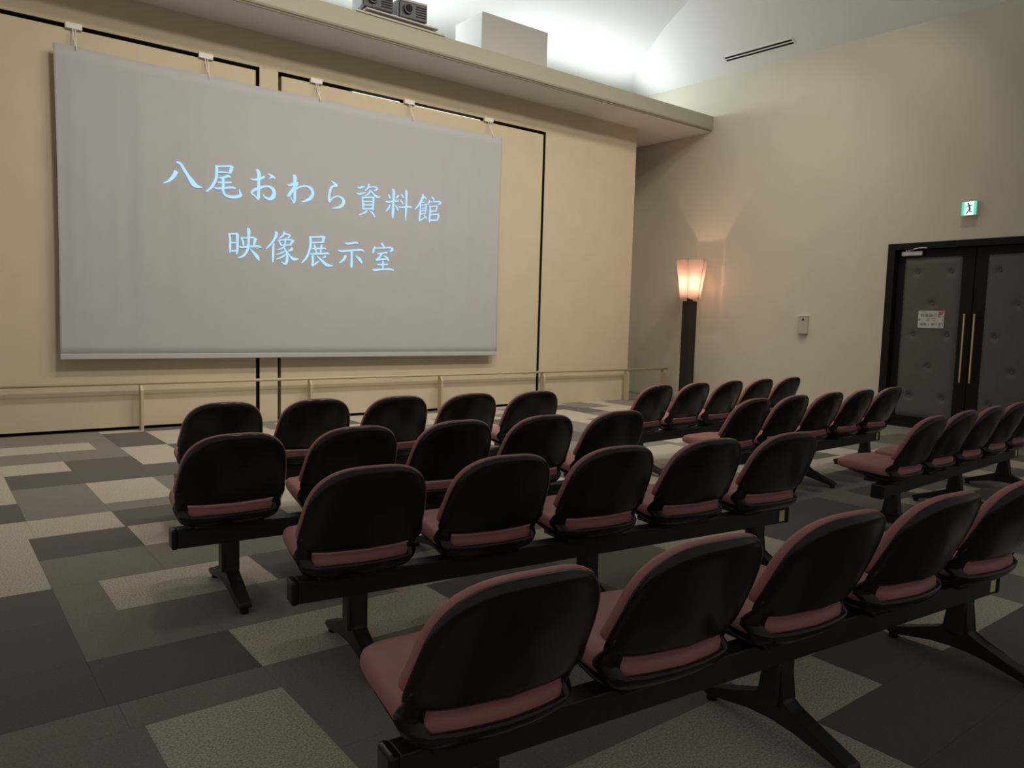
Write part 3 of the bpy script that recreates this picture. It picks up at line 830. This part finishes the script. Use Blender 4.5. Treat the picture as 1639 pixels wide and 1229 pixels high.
def projector(x, label, rz, dz):
    t = empty('projector', (x, -.53, 4.733), rz)
    tag(t, label, 'projector', 'projectors on the canopy')
    b = obj('body', B(-.18, .18, -.17, .19, .035, .235, bev=.018, seg=3), M_PROJ, t)
    obj('top_cover', B(-.185, .185, -.16, .19, .225, .262, bev=.012), M_PROJ2, t)
    obj('side_panel', B(-.192, -.178, -.14, .16, .055, .215, bev=.004, seg=1), M_PROJ2, t)
    ln = obj('lens_barrel', cyl(bmesh.new(), (-.075, -.165, .145), (-.075, -.205, .145), .062, .058, 24), M_PROJ, t)
    obj('lens_glass', cyl(bmesh.new(), (-.075, -.20, .145), (-.075, -.208, .145), .045, seg=20), M_GLASS, ln)
    bm = bmesh.new()
    for k in range(5):
        box(bm, .03, .16, -.174, -.168, .075 + .028 * k, .087 + .028 * k)
    obj('vent_grille', bm, M_BLACK, t)
    for fx in (-.14, .14):
        for fy in (-.13, .15):
            obj('foot', cyl(bmesh.new(), (fx, fy, 0), (fx, fy, .04), .018, seg=10), M_METAL, t)
    br = bmesh.new()
    box(br, .18, .26, -.10, -.06, .012, .034)
    cyl(br, (.245, -.08, -.0), (.245, -.08, .055), .012, seg=8)
    obj('bracket', br, M_STEEL, t)
    return t


projector(-5.06, 'left dark grey projector on the canopy shelf, cut by the top of the picture', math.radians(-6), 0)
projector(-4.60, 'right dark grey projector on the canopy shelf, whole lens in view', math.radians(-6), 0)
# cove tubes hidden behind the canopy edge
for i, (cx_, ln_) in enumerate(COVE_LIGHTS):
    t = empty('cove_light_fitting', (cx_, .60, 4.621))
    tag(t, 'white fluorescent batten lying in the %s of the cove on the canopy' % ['left part', 'middle', 'right part'][i], 'light fitting', 'cove lights on the canopy')
    obj('batten', B(-ln_ / 2, ln_ / 2, -.04, .04, 0, .05, bev=.004, seg=1), M_WHITE, t)
    obj('tube', cyl(bmesh.new(), (-ln_ / 2 + .05, 0, .075), (ln_ / 2 - .05, 0, .075), .014, seg=10), M_TUBE, t)


# cans for the added fill lights, unseen above the seats
for i, (sx_, sy_) in enumerate(FILL_SPOTS):
    t = empty('added_fill_spot', (sx_, sy_, FILL_SPOT_Z))
    tag(t, 'added round white fill spotlight, %s from the left in the %s line over the seats' % (['first', 'second', 'third', 'fourth', 'fifth'][i % 5], ['front', 'rear'][i // 5]), 'spotlight', 'added fill spotlights above the seats')
    dirn = (Vector((sx_, -.6, 1.0)) - Vector((sx_, sy_, FILL_SPOT_Z - .06))).normalized()
    obj('fill_can', cyl(bmesh.new(), -dirn * .02, -dirn * .16 + Vector((0, 0, .04)), .20, .14, 24), M_WPLAST, t)
    obj('stem', cyl(bmesh.new(), (0, -.05, .05), (0, -.05, .22), .03, seg=10), M_WPLAST, t)

# ------------------------------------------------------------------ beam seating
def back_y(x, z):
    t = (z - .455) / .35
    return -.143 - .140 * t + .055 * (x / .24) ** 2 - .012 * math.sin(max(0, min(1, t)) * math.pi)


def sup(th, a, b, n):
    c, s = math.cos(th), math.sin(th)
    return a * math.copysign(abs(c) ** (2 / n), c), b * math.copysign(abs(s) ** (2 / n), s)


ZC, BW, BHT, BHB = .595, .243, .184, .142


def back_outline(th, r, grow=0.0):
    up = math.sin(th) >= 0
    x, z = sup(th, (BW + grow) * r, ((BHT if up else BHB) + grow) * r, 2.9 if up else 7.0)
    t = (ZC + z - .455) / .325
    return x * (1.005 - .145 * t), ZC + z


def disc(bm, rings, nth, fn):
    """closed surface from concentric rings: fn(theta, ring_index) -> point; first ring is the centre of one side, last the centre of the other"""
    rows = []
    for k in range(rings):
        rows.append([bm.verts.new(fn(2 * math.pi * i / nth, k)) for i in range(nth)])
    for a, b in zip(rows[:-1], rows[1:]):
        for i in range(nth):
            bm.faces.new((a[i], a[(i + 1) % nth], b[(i + 1) % nth], b[i]))
    for row in (rows[0], rows[-1]):
        bm.faces.new(row)
    return bm


def shell_mesh():
    bm = bmesh.new()
    # outer (rear) side out to the rim and back on the inside
    prof = [(.05, 0), (.3, 0), (.55, 0), (.72, 0), (.84, 0), (.90, .0015), (.945, .005), (.975, .010), (.993, .015), (1.0, .020), (.985, .022), (.94, .020), (.8, .018), (.5, .018), (.05, .018)]

    def f(th, k):
        r, o = prof[k]
        x, z = back_outline(th, r)
        return Vector((x, back_y(x, z) + o, z))
    disc(bm, len(prof), 56, f)
    # tub: side straps past the slot, then the pan under the seat
    rows = [(back_y(0, z) + .006, z, w, 1) for z, w in ((.52, .229), (.50, .232), (.48, .235), (.46, .237), (.440, .237), (.425, .233))]
    rows += [(-.145, .408, .227, .97), (-.137, .385, .218, .88), (-.112, .362, .207, .65), (-.072, .347, .202, .4), (-.02, .341, .20, .2), (.05, .345, .198, 0),
             (.12, .357, .198, 0), (.19, .373, .199, 0), (.25, .391, .190, 0), (.278, .401, .170, 0)]
    us = [-1, -.94, -.87, -.79, -.55, -.3, 0, .3, .55, .79, .87, .94, 1]
    gv = []
    for (y, z, w, bk) in rows:
        row = []
        for u in us:
            x = w * u
            fl = min(1.0, max(0.0, (.480 - z) / .04))
            yy = y + bk * (.055 * (x / .24) ** 2 + .030 * fl * (max(0, abs(u) - .80) / .20) ** 2)
            zz = z + (1 - bk) * (.030 * abs(u) ** 5)
            row.append(bm.verts.new((x, yy, zz)))
        gv.append(row)
    fs = []
    for j in range(len(rows) - 1):
        for i in range(len(us) - 1):
            um = (us[i] + us[i + 1]) / 2
            if j < 6 and abs(um) < .79:
                continue
            fs.append(bm.faces.new((gv[j][i], gv[j][i + 1], gv[j + 1][i + 1], gv[j + 1][i])))
    bm.normal_update()
    hub = Vector((0, .06, .62))
    for f_ in fs:
        if f_.normal.dot(f_.calc_center_median() - hub) < 0:
            f_.normal_flip()
    # give the tub its thickness towards the sitter
    inner = {}
    bm.normal_update()
    vset = {v for f_ in fs for v in f_.verts}
    for v in vset:
        n_ = Vector((0, 0, 0))
        for f_ in v.link_faces:
            if f_ in fs:
                n_ += f_.normal
        inner[v] = bm.verts.new(v.co - n_.normalized() * .011)
    fset = set(fs)
    for f_ in fs:
        bm.faces.new([inner[v] for v in reversed(f_.verts)])
        for e_ in f_.edges:
            if sum(1 for q in e_.link_faces if q in fset) == 1:
                a, b = e_.verts
                bm.faces.new((a, b, inner[b], inner[a]))
    box(bm, -.150, .150, -.070, .125, .333, .356, bev=.006)
    loose = [v for v in bm.verts if not v.link_faces]
    bmesh.ops.delete(bm, geom=loose, context='VERTS')
    return mesh_from('seat', bm, M_PLASTIC, True)


def back_pad_mesh():
    bm = bmesh.new()
    prof = [(.05, .019), (.5, .019), (.93, .020), (.985, .022), (1.0, .027), (1.0, .039), (.99, .050), (.965, .057), (.91, .062), (.8, .064), (.5, .062), (.05, .060)]

    def f(th, k):
        r, o = prof[k]
        x, z = back_outline(th, r, .003)
        if z < ZC:
            z = ZC + (z - ZC) * .70
        return Vector((x, back_y(x, z) + o, z))
    disc(bm, len(prof), 56, f)
    return mesh_from('back_pad', bm, M_PINK, True)


def seat_pad_mesh():
    bm = bmesh.new()
    prof = [(.05, .392), (.8, .394), (.93, .398), (.98, .406), (1.0, .420), (.995, .436), (.972, .448), (.93, .455), (.8, .458), (.4, .454), (.05, .452)]

    def f(th, k):
        r, z = prof[k]
        x, y = sup(th, .214 * r, .216 * r, 6.0)
        yy = .083 + y
        drop = -.016 * max(0, (y - .13) / .086) ** 2
        taper = 1 - .05 * (y / .216)
        bulge = .046 * (x / .214) ** 2 if y < 0 else .014 * (1 - (x / .214) ** 2)
        return Vector((x * taper, yy + bulge * abs(y) / .216, z + drop * (1 if z > .43 else .3) + .010 * (y / .216)))
    disc(bm, len(prof), 52, f)
    return mesh_from('seat_pad', bm, M_PINK, True)


def leg_mesh():
    bm = bmesh.new()
    prism(bm, [(-.285, .028), (-.280, .046), (-.17, .082), (-.075, .112), (-.044, .130), (-.034, .27), (.034, .27), (.044, .130), (.075, .112), (.17, .082), (.280, .046), (.285, .028), (.25, .020), (.17, .040), (.09, .056), (0, .062), (-.09, .056), (-.17, .040), (-.25, .020)], 0, -.029, .029)
    bmesh.ops.bevel(bm, geom=bm.edges[:], offset=.006, segments=2, affect='EDGES', profile=.5)
    box(bm, -.040, .040, -.034, .034, .112, .256, bev=.008)
    return mesh_from('leg', bm, M_METAL)


PITCH = .545
NSEAT = 5
BL0, BL1 = -.225, (NSEAT - 1) * PITCH + .215
ME_SHELL, ME_BACK, ME_SEAT, ME_LEG = shell_mesh(), back_pad_mesh(), seat_pad_mesh(), leg_mesh()
ME_BEAM = mesh_from('beam', B(BL0 + .012, BL1 - .012, -.036, .036, .252, .337, bev=.005), M_METAL)
ME_CAP = mesh_from('end_cap', B(-.014, .014, -.039, .039, .249, .340, bev=.010, seg=3), M_PLASTIC)
ME_STICK = mesh_from('end_sticker', B(-.019, .019, -.0375, -.0362, .265, .325), M_YELLOW)
ME_GLIDE = mesh_from('glide', cyl(bmesh.new(), (0, 0, 0), (0, 0, .03), .019, .017, 14), M_PLASTIC)


def bench(x, y, ang, label):
    """x, y: foot of the rear edge of the first seat; ang: turn of the row"""
    off = Vector((-math.sin(ang), math.cos(ang), 0)) * .150
    t = empty('beam_seating', (x + off.x, y + off.y, 0), ang)
    tag(t, label, 'seating', 'rows of five linked seats')
    obj('beam', ME_BEAM, None, t)
    for ex_ in (BL0, BL1):
        c = obj('end_cap', ME_CAP, None, t)
        c.location = (ex_, 0, 0)
    s = obj('end_sticker', ME_STICK, None, t)
    s.location = (BL1 - .045, 0, 0)
    for k in (0, 2, 4):
        l = obj('leg', ME_LEG, None, t)
        l.location = (k * PITCH + .01, 0, 0)
        for gy in (-.262, .262):
            g_ = obj('glide', ME_GLIDE, None, l)
            g_.location = (0, gy, 0)
    for k in range(NSEAT):
        sh = obj('seat', ME_SHELL, None, t)
        sh.location = (k * PITCH, 0, 0)
        obj('seat_pad', ME_SEAT, None, sh)
        obj('back_pad', ME_BACK, None, sh)
    return t


ROWS = [(-7.97, -4.35, -.080, 'front left row of five pink and black linked seats, nearest the screen'),
        (-8.278, -5.502, -.072, 'second row from the screen of five pink and black linked seats, left block'),
        (-8.105, -6.41, -.124, 'third row from the screen of five pink and black linked seats, left block'),
        (-8.345, -7.56, -.101, 'nearest row of five pink and black linked seats, large in the foreground'),
        (-4.45, -4.505, .060, 'row of five pink and black linked seats just before the floor lamp'),
        (-4.635, -5.568, .034, 'middle row of five linked pink seats in the right block, ending before the door'),
        (-4.455, -6.705, .055, 'row of five linked pink seats cut by the right edge, before the double door')]
for r in ROWS:
    bench(*r)
